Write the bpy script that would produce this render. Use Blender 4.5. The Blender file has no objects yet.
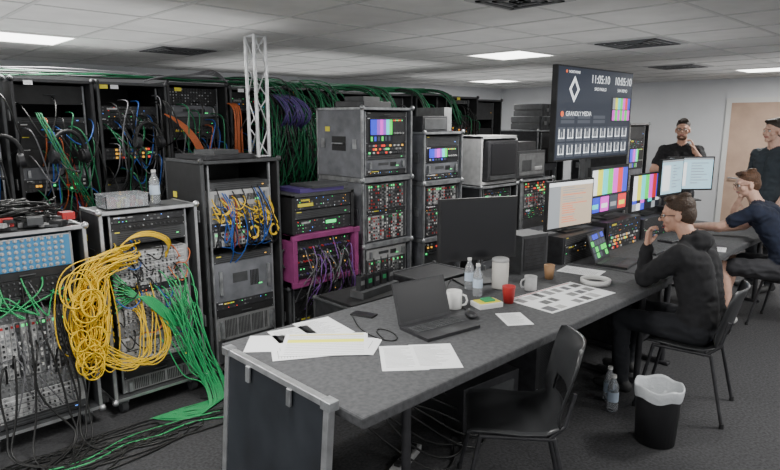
import bpy, math, random
import numpy as np
from mathutils import Vector, Matrix
V=Vector
R=random.Random(7)
SC=bpy.context.scene
COL=SC.collection
# ------------------------------------------------------------------ materials
MATS={}
def mat(name,rgb,rough=.6,metal=0.,emit=0.,noise=0.,nscale=30.,bump=0.,trans=0.,bdist=.01):
    if name in MATS: return MATS[name]
    m=bpy.data.materials.new(name); m.use_nodes=True
    nt=m.node_tree; b=nt.nodes['Principled BSDF']
    b.inputs['Base Color'].default_value=(*rgb,1)
    b.inputs['Roughness'].default_value=rough
    b.inputs['Metallic'].default_value=metal
    if emit>0:
        b.inputs['Emission Color'].default_value=(*rgb,1)
        b.inputs['Emission Strength'].default_value=emit
    if trans>0: b.inputs['Transmission Weight'].default_value=trans
    if noise>0 or bump>0:
        tc=nt.nodes.new('ShaderNodeTexCoord'); n=nt.nodes.new('ShaderNodeTexNoise')
        n.inputs['Scale'].default_value=nscale; n.inputs['Detail'].default_value=4
        nt.links.new(tc.outputs['Object'],n.inputs['Vector'])
        if noise>0:
            cr=nt.nodes.new('ShaderNodeValToRGB')
            cr.color_ramp.elements[0].position=.3; cr.color_ramp.elements[1].position=.7
            cr.color_ramp.elements[0].color=(*[c*(1-noise) for c in rgb],1)
            cr.color_ramp.elements[1].color=(*[min(1,c*(1+noise)) for c in rgb],1)
            nt.links.new(n.outputs['Fac'],cr.inputs['Fac']); nt.links.new(cr.outputs['Color'],b.inputs['Base Color'])
        if bump>0:
            bp=nt.nodes.new('ShaderNodeBump'); bp.inputs['Strength'].default_value=bump; bp.inputs['Distance'].default_value=bdist
            nt.links.new(n.outputs['Fac'],bp.inputs['Height']); nt.links.new(bp.outputs['Normal'],b.inputs['Normal'])
    MATS[name]=m; return m
BLK=mat('black_paint',(.015,.015,.016),.6,noise=.35,nscale=14)
BLK2=mat('black_satin',(.025,.025,.028),.5,noise=.35,nscale=20)
DG=mat('dark_grey',(.055,.057,.06),.6,noise=.2,nscale=18)
MG=mat('mid_grey',(.17,.173,.175),.6,noise=.2,nscale=18)
CG=mat('case_grey',(.145,.15,.165),.6,noise=.28,nscale=9)
LG=mat('light_grey',(.40,.40,.40),.55,noise=.15,nscale=18)
ALU=mat('aluminium',(.60,.61,.62),.38,.85,noise=.22,nscale=12)
ALUD=mat('worn_aluminium',(.36,.37,.38),.45,.7,noise=.35,nscale=15)
WHT=mat('white_plastic',(.72,.72,.70),.45)
PAP=mat('paper',(.80,.81,.82),.8)
INK=mat('ink',(.12,.12,.13),.8)
YHL=mat('highlighter',(.85,.85,.08),.8)
YEL=mat('yellow_cable',(.80,.52,.02),.5)
GRN=mat('green_cable',(.03,.36,.12),.5)
GRD=mat('dark_green_cable',(.012,.16,.065),.5)
ORG=mat('orange_cable',(.52,.13,.04),.5)
REDC=mat('red_cable',(.28,.03,.02),.5)
BLU=mat('blue_cable',(.02,.09,.36),.5)
PUR=mat('purple_cable',(.08,.05,.20),.5)
BKC=mat('black_cable',(.011,.011,.011),.45)
GYC=mat('grey_cable',(.16,.16,.17),.5)
PINK=mat('magenta_case',(.26,.045,.16),.45,noise=.2,nscale=12)
PBL=mat('patch_blue',(.05,.22,.42),.45)
LGR=mat('led_green',(.05,.8,.2),.5,emit=1.3)
LRD=mat('led_red',(.9,.05,.03),.5,emit=1.1)
LBL=mat('led_blue',(.1,.3,1),.5,emit=1.3)
LAM=mat('led_amber',(.9,.45,.05),.5,emit=1.1)
LWH=mat('led_white',(.8,.9,1),.5,emit=.9)
RDP=mat('red_plastic',(.45,.03,.03),.45)
GNP=mat('green_plastic',(.04,.3,.12),.45)
YLB=mat('yellow_label',(.75,.65,.05),.6)
def em(n,rgb,s=1.0): return mat('screen_'+n,rgb,.3,emit=s*1.1)
SW=em('white',(.85,.88,.9),.9); SB=em('blue',(.04,.06,.75),.9); SY=em('yellow',(.8,.8,.05),.9); SCY=em('cyan',(.05,.8,.8),.9)
SG=em('green',(.05,.8,.1),.9); SM=em('magenta',(.85,.06,.75),.9); SR=em('red',(.85,.04,.04),.9); SK=em('dark',(.012,.014,.022),.5)
SNV=em('navy',(.014,.020,.036),.7); SBE=em('beige',(.60,.48,.36),.6); SGY=em('grey',(.3,.32,.34),.8); SLB=em('pale_blue',(.42,.66,.78),.8)
SORG=em('orange',(.9,.15,.04),1.0); SGY2=em('dim',(.06,.07,.09),.7)
SOFF=mat('screen_off',(.008,.008,.010),.32)
# ------------------------------------------------------------------ mesh builder
class MB:
    def __init__(s,M=None):
        s.v=[];s.f=[];s.m=[];s.sm=[];s.mats=[];s.M=M or Matrix.Identity(4)
    def mi(s,m):
        if m not in s.mats: s.mats.append(m)
        return s.mats.index(m)
    def add(s,vs,fs,m,smooth=False):
        o=len(s.v); i=s.mi(m)
        for p in vs: s.v.append(tuple(s.M@V(p)))
        for f in fs: s.f.append(tuple(o+k for k in f)); s.m.append(i); s.sm.append(smooth)
    def box(s,x0,x1,y0,y1,z0,z1,m):
        s.add([(x0,y0,z0),(x1,y0,z0),(x1,y1,z0),(x0,y1,z0),(x0,y0,z1),(x1,y0,z1),(x1,y1,z1),(x0,y1,z1)],
              [(0,3,2,1),(4,5,6,7),(0,1,5,4),(1,2,6,5),(2,3,7,6),(3,0,4,7)],m)
    def cyl(s,p0,p1,r0,r1,m,n=12,smooth=True,caps=True):
        p0=V(p0);p1=V(p1);d=(p1-p0).normalized()
        a=d.orthogonal().normalized();b=d.cross(a)
        vs=[];
        for p,r in((p0,r0),(p1,r1)):
            for k in range(n):
                t=2*math.pi*k/n; vs.append(p+a*(r*math.cos(t))+b*(r*math.sin(t)))
        s.add(vs,[(k,(k+1)%n,n+(k+1)%n,n+k) for k in range(n)],m,smooth)
        if caps: 
            s.add(vs,[tuple(range(n))[::-1],tuple(range(n,2*n))],m)
    def lathe(s,c,prof,m,n=24):
        vs=[];c=V(c)
        for r,z in prof:
            for k in range(n):
                t=2*math.pi*k/n; vs.append(c+V((r*math.cos(t),r*math.sin(t),z)))
        fs=[]
        for i in range(len(prof)-1):
            for k in range(n):
                fs.append((i*n+k,i*n+(k+1)%n,(i+1)*n+(k+1)%n,(i+1)*n+k))
        s.add(vs,fs,m,True)
    def disc(s,c,r,m,n=24):
        c=V(c); s.add([c+V((r*math.cos(2*math.pi*k/n),r*math.sin(2*math.pi*k/n),0)) for k in range(n)],[tuple(range(n))],m)
    def sph(s,c,r,m,n=12):
        c=V(c); rr=r if isinstance(r,(tuple,list)) else (r,r,r)
        vs=[];k2=n//2
        for i in range(k2+1):
            ph=math.pi*i/k2
            for k in range(n):
                t=2*math.pi*k/n
                vs.append((c.x+rr[0]*math.sin(ph)*math.cos(t),c.y+rr[1]*math.sin(ph)*math.sin(t),c.z+rr[2]*math.cos(ph)))
        s.add(vs,[(i*n+k,(i+1)*n+k,(i+1)*n+(k+1)%n,i*n+(k+1)%n) for i in range(k2) for k in range(n)],m,True)
    def tube(s,pts,r,m,n=8):
        for a,b in zip(pts[:-1],pts[1:]): s.cyl(a,b,r,r,m,n)
        for p in pts[1:-1]: s.sph(p,r,m,8)
    def obj(s,name,parent=None,bevel=0):
        me=bpy.data.meshes.new(name); me.from_pydata(s.v,[],s.f)
        for m in s.mats: me.materials.append(m)
        me.polygons.foreach_set('material_index',s.m); me.polygons.foreach_set('use_smooth',s.sm)
        me.update(); o=bpy.data.objects.new(name,me); COL.objects.link(o)
        if parent: o.parent=parent
        if bevel:
            b=o.modifiers.new('bevel','BEVEL'); b.width=bevel; b.segments=2; b.limit_method='ANGLE'; b.angle_limit=math.radians(40)
        return o
def empty(name,loc=(0,0,0)):
    o=bpy.data.objects.new(name,None); o.empty_display_size=.1; COL.objects.link(o); o.location=loc; return o
def TR(x,y,z,yaw=0): return Matrix.Translation((x,y,z))@Matrix.Rotation(math.radians(yaw),4,'Z')
def cables(name,paths,r,m,parent=None):
    c=bpy.data.curves.new(name,'CURVE'); c.dimensions='3D'; c.bevel_depth=r; c.bevel_resolution=1; c.resolution_u=5
    for p in paths:
        s=c.splines.new('NURBS'); s.points.add(len(p)-1)
        for i,q in enumerate(p): s.points[i].co=(q[0],q[1],q[2],1)
        s.order_u=min(4,len(p)); s.use_endpoint_u=True
    c.materials.append(m); o=bpy.data.objects.new(name,c); COL.objects.link(o)
    if parent: o.parent=parent
    return o
def text(s,M,size,m,parent,name,align='LEFT'):
    c=bpy.data.curves.new(name,'FONT'); c.body=s; c.size=size; c.extrude=.0003; c.align_x=align; c.materials.append(m)
    o=bpy.data.objects.new(name,c); COL.objects.link(o)
    o.matrix_world=M@Matrix.Rotation(math.radians(90),4,'X')
    if parent: 
        o.parent=parent; o.matrix_parent_inverse=parent.matrix_world.inverted()
    return o
# ------------------------------------------------------------------ room
CE=2.45; U0,U1,V0,V1=-3.0,10.0,-3.4,7.2
CARP=mat('carpet',(.048,.048,.051),.95,noise=.4,nscale=60,bump=.4)
WALL=mat('wall_paint',(.70,.71,.73),.8,noise=.03,nscale=3)
CEIL=mat('ceiling_tile',(.66,.655,.64),.9,noise=.07,nscale=5,bump=.1)
def slab(name,x0,x1,y0,y1,z0,z1,m):
    b=MB(); b.box(x0,x1,y0,y1,z0,z1,m); return b.obj(name)
slab('floor',U0-.1,U1+.1,V0-.1,V1+.1,-.1,0,CARP)
slab('ceiling',U0-.1,U1+.1,V0-.1,V1+.1,CE,CE+.1,CEIL)
slab('wall_back',U0-.1,U1+.1,V1,V1+.1,0,CE,WALL)
slab('wall_right',U1,U1+.1,V0,V1,0,CE,WALL)
SK_=mat('skirting',(.5,.5,.5),.6)
slab('baseboard_back',U0,U1,V1-.015,V1,0,.1,SK_)
slab('baseboard_right',U1-.015,U1,V0,V1-.015,0,.1,SK_)
b=MB(); TB=mat('ceiling_grid',(.50,.50,.49),.6)
n=int((U1-U0)/.6)+1
for i in range(n):
    x=.95+.6*(i-7); 
    if U0<x<U1: b.box(x-.011,x+.011,V0,V1,CE-.005,CE,TB)
for i in range(20):
    y=3.7+.6*(i-12)
    if V0<y<V1: b.box(U0,U1,y-.011,y+.011,CE-.004,CE,TB)
b.obj('trim_1')
PAN=mat('light_panel',(1,1,.96),.5,emit=6.5)
LIGHTS=[(1.25,5.2),(4.85,3.4),(7.85,5.8),(8.45,2.2),(1.25,2.2),(4.85,.4),(8.45,-.8),(1.25,-1.4),(4.85,-2.0),(-1.75,1.6),(-1.75,4.6)]
LIGHTS=[(.95+.6*round((x-1.25)/.6)+.3, 3.7+.6*round((y-4.0)/.6)+.3) for x,y in LIGHTS]
for i,(x,y) in enumerate(LIGHTS):
    b=MB(); b.box(x-.285,x+.285,y-.285,y+.285,CE-.008,CE-.001,PAN)
    for q in((x-.3,x-.285,y-.3,y+.3),(x+.285,x+.3,y-.3,y+.3),(x-.285,x+.285,y-.3,y-.285),(x-.285,x+.285,y+.285,y+.3)): b.box(*q,CE-.012,CE-.001,WHT)
    b.obj('ceiling_light_panel')
    l=bpy.data.lights.new('panel_lamp','AREA'); l.shape='SQUARE'; l.size=.56; l.energy=50; l.color=(1,.99,.96)
    o=bpy.data.objects.new('ceiling_lamp',l); COL.objects.link(o); o.location=(x,y,CE-.02)
# unseen fill lamps added to brighten the ceiling, not fixtures of the room
for i,(x,y,e) in enumerate([(1.2,4.4,12),(4.2,5.6,10),(7.2,5.0,8),(4.2,2.6,6),(7.8,1.8,7),(1.4,1.2,2)]):
    l=bpy.data.lights.new('ceiling_fill','AREA'); l.shape='SQUARE'; l.size=2.2; l.energy=e
    o=bpy.data.objects.new('added_ceiling_fill',l); COL.objects.link(o); o.location=(x,y,2.22 if i<3 else 2.0); o.rotation_euler=(math.pi,0,0)
def vent(x,y,w=.56):
    b=MB(); b.box(x-w/2,x+w/2,y-w/2,y+w/2,CE-.008,CE-.001,LG)
    for k in range(4):
        s=w/2-.04-k*.06
        b.box(x-s,x+s,y-s,y-s+.03,CE-.014,CE-.008,DG);b.box(x-s,x+s,y+s-.03,y+s,CE-.014,CE-.008,DG)
        b.box(x-s,x-s+.03,y-s,y+s,CE-.014,CE-.008,DG);b.box(x+s-.03,x+s,y-s,y+s,CE-.014,CE-.008,DG)
    b.obj('ceiling_air_vent')
vent(4.85,2.2);vent(2.45,5.2);vent(7.25,2.8);vent(2.7,1.85,.4)
b=MB(); WD=mat('door_wood',(.52,.36,.27),.6,noise=.1,nscale=5)
b.box(U1-.05,U1-.005,2.1,3.02,0,2.1,WD)
b.box(U1-.06,U1-.003,3.02,3.09,0,2.17,WHT);b.box(U1-.06,U1-.003,2.03,2.1,0,2.17,WHT);b.box(U1-.06,U1-.003,2.1,3.02,2.1,2.17,WHT)
b.cyl((U1-.05,2.95,1.0),(U1-.10,2.95,1.0),.012,.012,ALU);b.cyl((U1-.10,2.95,1.0),(U1-.10,2.83,1.0),.01,.01,ALU)
b.obj('door_1')
# ------------------------------------------------------------------ rack units
def bars(b,x0,x1,z0,z1,y,lower=True):
    cs=[SW,SY,SCY,SG,SM,SR,SB]; w=(x1-x0)/7; zz=z0+(z1-z0)*(.3 if lower else 0)
    for i,c in enumerate(cs): b.box(x0+i*w,x0+(i+1)*w,y-.001,y,zz,z1,c)
    if lower:
        for i,c in enumerate([SB,SK,SM,SK,SCY,SK,SW]): b.box(x0+i*w,x0+(i+1)*w,y-.001,y,z0+(z1-z0)*.2,zz,c)
        for i,c in enumerate([SGY,SW,SB,SK,SK,SGY,SK]): b.box(x0+i*w,x0+(i+1)*w,y-.001,y,z0,z0+(z1-z0)*.2,c)
def unit(b,a,c,y,z0,z1,kind,led=.22):
    w=c-a;h=z1-z0; p={'vent':DG,'bnc':MG,'patch':PBL,'cards':LG,'led':BLK2,'blank':BLK,'gray':CG,'screen':BLK2,'btn':BLK2,'silver':LG,'redcards':DG,'open':None,'bncg':LG,'jack':BLK,'amp':MG}[kind]
    if p is None: return
    b.box(a,c,y,y+.22,z0+.0015,z1-.0015,p)
    for xx in (a+.008,c-.008):
        b.cyl((xx,y,z0+.01),(xx,y-.003,z0+.01),.003,.003,ALU,6)
    if kind not in('patch',) and R.random()<.5: b.box(a+.02,a+.02+R.uniform(.02,.05),y-.0015,y,z1-.012,z1-.005,R.choice([PAP,LG,YLB]))
    if kind=='vent':
        k=max(2,int(h/.012))
        for i in range(k): b.box(a+.03,c-.03,y-.001,y,z0+h*(i+.35)/k,z0+h*(i+.7)/k,BLK)
        b.box(c-.06,c-.045,y-.002,y,z0+h*.4,z0+h*.4+.006,R.choice([LGR,LBL,LAM]))
    elif kind in('bnc','bncg','jack'):
        r=max(1,int(h/.024)); n=int((w-.04)/.027)
        for j in range(r):
            for i in range(n):
                if R.random()<.08: continue
                x=a+.03+i*.027; z=z0+h*(j+.5)/r
                b.cyl((x,y,z),(x,y-.012,z),.006,.005,(ALU if kind=='bnc' else R.choice([ALU,DG,BLK2])) if kind!='jack' else R.choice([ALUD,DG,DG]),6)
            if kind=='bncg': b.box(a+.02,c-.02,y-.001,y,z0+h*(j+.86)/r,z0+h*(j+.97)/r,R.choice([DG,PAP,MG]))
    elif kind=='patch':
        r=max(2,int(h/.03)); n=int((w-.02)/.033)
        for j in range(r):
            z=z0+h*(j+.5)/r
            for i in range(n):
                x=a+.028+i*.033
                b.cyl((x,y,z),(x,y-.004,z),.011,.011,LG,8); b.cyl((x,y-.004,z),(x,y-.014,z),.006,.005,ALU,6)
        b.box(a,c,y-.002,y,z1-.008,z1-.001,PAP)
    elif kind in('cards','redcards'):
        n=int((w-.03)/.026)
        for i in range(n):
            x=a+.015+i*.026; cc=R.choice([LG,LG,MG,DG]) if kind=='cards' else R.choice([DG,MG,LG,DG])
            b.box(x,x+.022,y-.006,y,z0+.006,z1-.006,cc)
            m=R.choice([RDP,RDP,GNP,BLK,LGR]) if kind=='redcards' else R.choice([BLK,LGR,DG,RDP])
            b.box(x+.004,x+.018,y-.009,y-.006,z1-.03,z1-.016,m)
            for q in range(max(1,int(h/.035))):
                zz=z0+.018+q*.03
                if zz<z1-.04: b.box(x+.006,x+.016,y-.012,y-.006,zz,zz+.014,R.choice([ALUD,BLK,RDP,WHT,DG] if kind=='redcards' else [ALUD,BLK,WHT,DG,ALUD]))
    elif kind=='led':
        r=max(1,int(h/.022))
        for j in range(r):
            z=z0+h*(j+.5)/r
            for i in range(int(w/.022)-2):
                q=R.random()
                if q<led: b.box(a+.025+i*.022,a+.031+i*.022,y-.002,y,z-.003,z+.002,R.choice([LGR,LGR,LAM,LRD,LBL,LWH]))
                elif q<.6: b.box(a+.023+i*.022,a+.037+i*.022,y-.002,y,z-.005,z+.005,R.choice([DG,MG,DG]))
        b.box(a+.06,a+.14,y-.002,y,z0+h*.7,z0+h*.85,R.choice([LG,YLB,PAP]))
    elif kind=='gray' or kind=='silver':
        for xx in(a+.03,c-.05): b.box(xx,xx+.02,y-.02,y,z0+h*.2,z1-h*.2,ALUD)
        b.box(a+w*.3,a+w*.55,y-.002,y,z0+h*.45,z0+h*.7,DG); b.box(c-.12,c-.09,y-.003,y,z0+h*.3,z0+h*.3+.008,LGR)
        for i in range(6): b.box(a+w*.6+i*.012,a+w*.6+i*.012+.008,y-.002,y,z0+h*.3,z1-h*.3,BLK)
    elif kind=='amp':
        for xx in(a+.02,c-.04): b.box(xx,xx+.02,y-.03,y,z0+h*.15,z1-h*.15,ALUD)
        nn=int((w-.1)/.012)
        for i in range(nn): b.box(a+.05+i*.012,a+.056+i*.012,y-.001,y,z0+h*.12,z1-h*.12,BLK if i%9 else MG)
    elif kind=='screen':
        b.box(a+.04,a+w*.66,y-.004,y,z0+.01,z1-.01,BLK)
        vi=em('violet',(.3,.08,.6),.9)
        cs=[SB,SB,vi,SM,vi,SCY,SG]; x0=a+.05;ww=(a+w*.64-x0)/7
        for i,cc in enumerate(cs): b.box(x0+i*ww,x0+(i+1)*ww,y-.005,y-.004,z0+h*.35,z1-.018,cc)
        b.box(x0,x0+ww*7,y-.005,y-.004,z0+.018,z0+h*.35,SK)
        for i in range(6): b.box(x0+i*ww*1.15,x0+i*ww*1.15+ww*.6,y-.006,y-.005,z0+.025,z0+h*.28,R.choice([SG,SGY2,SGY,SB]))
        for i in range(4): b.cyl((a+w*(.7+.07*i),y,z0+h*.4),(a+w*(.7+.07*i),y-.015,z0+h*.4),.009,.008,LG,8)
        for i in range(6): b.box(a+w*.67+i*.02,a+w*.67+i*.02+.012,y-.004,y,z1-.03,z1-.02,R.choice([LRD,LGR,LAM]))
    elif kind=='btn':
        r=max(1,int(h/.024)); n=int((w-.05)/.024)
        for j in range(r):
            for i in range(n):
                x=a+.028+i*.024; z=z0+h*(j+.5)/r
                b.box(x,x+.017,y-.006,y,z-.008,z+.008,R.choice([DG,DG,DG,DG,LG,DG,LGR,LRD,LAM,MG,WHT,DG,MG]))
    elif kind=='blank':
        b.cyl((a+w*.5-.04,y-.012,z0+h/2),(a+w*.5+.04,y-.012,z0+h/2),.004,.004,DG,6)
Ur=.0445
def rack(name,u0,u1,v,depth,z0,z1,units,fr=BLK2,edge=None,cast=True,yaw=0,recess=.03,led=.22):
    cx=(u0+u1)/2; w=(u1-u0)/2
    b=MB(TR(cx,v,0,yaw)); x0,x1=-w,w
    base=z0+(.11 if cast else 0)
    if cast:
        for xx in(x0+.07,x1-.07):
            for yy in(.08,depth-.08):
                b.cyl((xx-.018,yy,.045+z0),(xx+.018,yy,.045+z0),.045,.045,DG,14); b.box(xx-.028,xx+.028,yy-.03,yy+.03,z0+.07,base,ALUD)
    t=.02
    b.box(x0,x0+t,0,depth,base,z1,fr);b.box(x1-t,x1,0,depth,base,z1,fr)
    b.box(x0,x1,0,depth,z1-t,z1,fr);b.box(x0,x1,0,depth,base,base+t,fr);b.box(x0+t,x1-t,depth-t,depth,base,z1,BLK)
    e=edge or ALUD; s=.016
    for xx in((x0-.002,x0+s),(x1-s,x1+.002)): 
        b.box(xx[0],xx[1],-.003,s,base,z1+.002,e); b.box(xx[0],xx[1],depth-s,depth+.003,base,z1+.002,e)
        b.box(xx[0],xx[1],0,depth,z1-s,z1+.003,e); b.box(xx[0],xx[1],0,depth,base-.002,base+s,e)
    for zz in((z1-s,z1+.003),(base-.002,base+s)):
        b.box(x0,x1,-.003,s,zz[0],zz[1],e)
    for xx in(x0,x1):
        for zz in(z1,base):
            b.sph((xx,0,zz),.022,e,8)
    H=z1-base
    k=max(1,int(H/.5))
    for i in range(k):
        zc=base+H*(i+.5)/k
        b.box(x0-.004,x0,depth*.35,depth*.65,zc-.06,zc+.06,BLK);b.cyl((x0-.016,depth*.38,zc),(x0-.016,depth*.62,zc),.008,.008,ALUD,8)
        for yy in(depth*.15,depth*.85): b.box(x0-.008,x0,yy-.025,yy+.025,zc-.04,zc+.04,ALUD)
        b.box(x0-.003,x0,depth*.7,depth*.8,zc+.1,zc+.14,R.choice([PAP,YLB,LG]))
    rw=min(.465,2*w-.06); a=-rw/2; c=rw/2
    for xx in(a-.012,c): b.box(xx,xx+.012,recess,recess+.02,base+.03,z1-.03,ALUD)
    z=z1-.035
    avail=z-(base+.03); tot=sum(n for _,n in units); sc=min(1.3,avail/(tot*Ur))
    for kd,n in units:
        unit(b,a,c,recess,z-n*Ur*sc,z,kd,led); z-=n*Ur*sc
    return b.obj(name)
# ------------------------------------------------------------------ front racks
rack('equipment_rack',.48,1.11,3.7,.5,0,1.25,[('patch',4),('blank',1),('jack',2),('vent',1),('open',1),('bnc',1),('cards',7),('bnc',2),('bncg',3),('vent',1)],fr=DG,edge=ALU)
rack('equipment_rack',1.19,1.80,3.7,.34,0,1.31,[('led',1),('jack',1),('vent',2),('open',1),('bncg',5),('led',1),('bncg',4),('bnc',2),('silver',2),('bncg',2),('vent',1),('blank',1),('amp',2)],fr=DG,edge=ALU)
rack('equipment_rack',1.85,2.45,3.7,.55,0,1.58,[('open',2),('vent',1),('silver',2),('bnc',2),('led',1),('redcards',2),('open',1),('vent',1),('gray',5),('led',1),('blank',1),('amp',3),('vent',3)],fr=BLK,edge=DG)
rack('equipment_rack',2.52,3.12,3.72,.55,0,.58,[('vent',2),('blank',3),('led',2),('vent',2)],fr=BLK,edge=DG)
def plaincase(b,x0,x1,y0,y1,z0,z1,m,e,s=.016):
    b.box(x0,x1,y0,y1,z0,z1,m)
    for xx in(x0,x1):
        for yy in(y0,y1): b.box(xx-s*.5,xx+s*.5,yy-s*.5,yy+s*.5,z0,z1,e)
    for zz in(z0,z1):
        for yy in(y0,y1): b.box(x0,x1,yy-s*.5,yy+s*.5,zz-s*.4,zz+s*.4,e)
        for xx in(x0,x1): b.box(xx-s*.5,xx+s*.5,y0,y1,zz-s*.4,zz+s*.4,e)
        for xx in(x0,x1):
            for yy in(y0,y1): b.sph((xx,yy,zz),s*1.3,e,8)
b=MB(TR(2.82,3.62,.605,0))
for q in((-.32,-.28),(.28,.32)): b.box(q[0],q[1],0,.45,0,.40,PINK)
b.box(-.32,.32,0,.45,0,.04,PINK);b.box(-.32,.32,0,.45,.36,.40,PINK);b.box(-.28,.28,.3,.45,.04,.36,BLK)
for k in range(3):
    z=.05+k*.1; b.box(-.27,.27,.05,.3,z,z+.094,BLK2)
    for i in range(18):
        x=-.26+i*.029; b.cyl((x+.01,.05,z+.035),(x+.01,.03,z+.035),.008,.007,R.choice([ALU,DG,PUR,RDP]),6); b.box(x+.004,x+.014,.046,.05,z+.07,z+.08,R.choice([LGR,LAM,DG,DG,PINK]))
for xx in(-.335,.335): b.tube([(xx,.1,.15),(xx*1.06,.1,.17),(xx*1.06,.1,.27),(xx,.1,.29)],.008,DG)
for xx in(-.3,.3):
    for zz in(.02,.38): b.box(xx-.03,xx+.03,-.006,.02,zz-.02,zz+.02,PINK)
b.obj('magenta_router_case',bevel=.004)
b=MB(TR(2.82,3.66,1.01,0)); unit(b,-.27,.27,0,0,.1,'led');unit(b,-.27,.27,0,.105,.17,'vent');unit(b,-.27,.27,0,.175,.27,'led')
b.box(-.3,-.27,-.01,.4,0,.29,BLK);b.box(.27,.3,-.01,.4,0,.29,BLK);b.box(-.3,.3,-.01,.4,.275,.3,DG);b.box(-.24,-.1,-.004,0,.20,.225,YLB);b.box(.02,.12,-.004,0,.05,.075,LGR)
b.box(-.2,.22,.02,.35,.3,.33,PUR);b.box(-.1,.25,.0,.3,.33,.35,DG)
b.obj('signal_processor_stack')
def greycase(name,u0,u1,v,z0,z1,units,depth=.6):
    return rack(name,u0,u1,v,depth,z0,z1,units,fr=CG,edge=ALUD,cast=False,recess=.02)
greycase('flight_case_rack',3.26,3.84,3.7,1.36,1.95,[('blank',1),('screen',5),('btn',2),('vent',1),('gray',2),('led',1)])
greycase('flight_case_rack',3.26,3.84,3.7,.8,1.355,[('redcards',5),('led',1),('redcards',5)])
greycase('flight_case_rack',3.26,3.84,3.7,.34,.795,[('silver',2),('redcards',3),('vent',2),('led',1)])
rack('flight_case_rack',3.26,3.84,3.7,.6,0,.335,[('vent',3)],fr=CG)
greycase('flight_case_rack',4.0,4.54,3.7,1.28,1.74,[('vent',2),('screen',3),('gray',2),('led',1)])
greycase('flight_case_rack',4.0,4.54,3.7,.75,1.275,[('redcards',3),('led',1),('redcards',4)])
rack('flight_case_rack',4.0,4.54,3.7,.6,0,.745,[('btn',2),('vent',3),('gray',3),('led',2)],fr=CG)
b=MB(TR(3.5,3.95,1.955,12)); b.box(-.2,.2,-.15,.15,0,.05,BLK2); b.box(-.14,.1,-.1,.1,.05,.09,DG); b.obj('network_switch',bevel=.004)
b=MB(TR(4.25,3.95,1.745,0)); b.box(-.22,.12,-.2,.2,0,.14,BLK2);b.box(-.2,.1,-.205,-.2,.02,.12,DG);b.box(.13,.24,-.15,.2,0,.22,MG); b.obj('broadcast_control_unit',bevel=.004)
rack('equipment_rack',4.85,5.49,3.7,.6,0,1.18,[('led',1),('btn',2),('silver',2),('led',2),('redcards',3),('vent',3),('gray',4)],fr=BLK2)
rack('equipment_rack',5.57,6.21,3.7,.6,0,1.2,[('btn',2),('redcards',3),('led',2),('vent',2),('gray',3),('btn',3)],fr=BLK2,edge=ALUD)
b=MB(TR(5.22,3.75,1.19,0)); 
b.box(-.32,.32,0,.4,0,.03,LG);b.box(-.32,-.29,0,.4,.03,.5,LG);b.box(.29,.32,0,.4,.03,.5,LG);b.box(-.32,.32,0,.4,.47,.5,LG);b.box(-.29,.29,.35,.4,.03,.47,BLK)
b.box(-.24,.28,-.03,.3,.04,.45,BLK2);b.box(-.19,.23,-.038,-.03,.1,.42,SOFF);b.box(-.2,.24,-.035,-.03,.05,.09,DG)
b.obj('boxed_preview_monitor',bevel=.004)
b=MB(TR(5.9,3.8,1.21,0)); b.box(-.28,.28,0,.45,0,.3,DG);b.box(-.25,.25,-.01,0,.03,.27,MG);b.box(-.2,-.02,-.015,-.01,.08,.2,DG);b.box(.05,.2,-.015,-.01,.08,.12,ALU);b.box(-.2,.15,.05,.3,.3,.4,BLK2);b.obj('video_recorder',bevel=.004)
rack('equipment_rack',7.75,8.5,4.9,.7,0,1.70,[('vent',4),('blank',4),('gray',6),('led',3),('blank',5)],fr=BLK2)
def hardcase(u,v,z,w,d,h,yaw):
    b=MB(TR(u,v,z,yaw)); b.box(-w/2,w/2,-d/2,d/2,0,h*.47,DG);b.box(-w/2,w/2,-d/2,d/2,h*.53,h,DG);b.box(-w/2+.01,w/2-.01,-d/2+.01,d/2-.01,h*.47,h*.53,BLK)
    for k in range(5): b.box(-w/2+w*(k+.3)/5,-w/2+w*(k+.6)/5,-d/2-.012,-d/2,.01,h-.01,DG)
    for k in(-.3,.3): b.box(w*k-.03,w*k+.03,-d/2-.022,-d/2-.01,h*.35,h*.65,MG)
    b.tube([(-.08,-d/2-.01,h*.4),(-.08,-d/2-.05,h*.36),(.08,-d/2-.05,h*.36),(.08,-d/2-.01,h*.4)],.01,BLK)
    return b.obj('hard_equipment_case',bevel=.008)
hardcase(8.15,5.18,1.71,.68,.5,.19,0);hardcase(8.17,5.18,1.905,.66,.48,.18,4)
rack('equipment_rack',7.9,8.5,3.6,.7,0,1.8,[('vent',3),('led',2),('screen',5),('gray',5),('blank',4),('vent',4)],fr=BLK2)
rack('equipment_rack',8.75,9.35,4.2,.7,0,1.5,[('vent',3),('led',2),('gray',5),('blank',4),('vent',4)],fr=BLK2)
# ------------------------------------------------------------------ back row
kinds=['jack','led','vent','blank','vent','open','open','jack','vent','btn','blank','open','gray','amp']
us=[-.1,.50,1.10,1.68,2.24,2.82,3.4,4.02,4.64,5.26,5.88]
for i,u in enumerate(us):
    un=[]
    tot=0
    while tot<40:
        k=R.choice(kinds); n=R.choice([1,2,2,3]); un.append((k,n)); tot+=n
    rack('equipment_rack',u,u+.55,5.0,.8,0,2.14+R.choice([0,.02,.0]),un,fr=BLK,edge=DG if i%2 else BLK2,recess=.12,led=.10)
rack('equipment_rack',6.52,7.1,5.1,.8,0,2.12,[('vent',4),('open',2),('blank',5),('led',3),('gray',5),('open',2),('blank',8)],fr=BLK,edge=DG,recess=.1,led=.1)
b=MB()
for x,z,m in((1.7,2.09,YLB),(1.78,2.09,PAP),(.56,2.1,PAP),(1.18,2.1,PAP),(2.3,2.09,YLB),(2.9,2.1,PAP),(3.5,2.09,YLB),(6.0,2.1,YLB)): b.box(x,x+.06,4.992,4.996,z,z+.03,m)
b.obj('rack_label_stickers')
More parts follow.
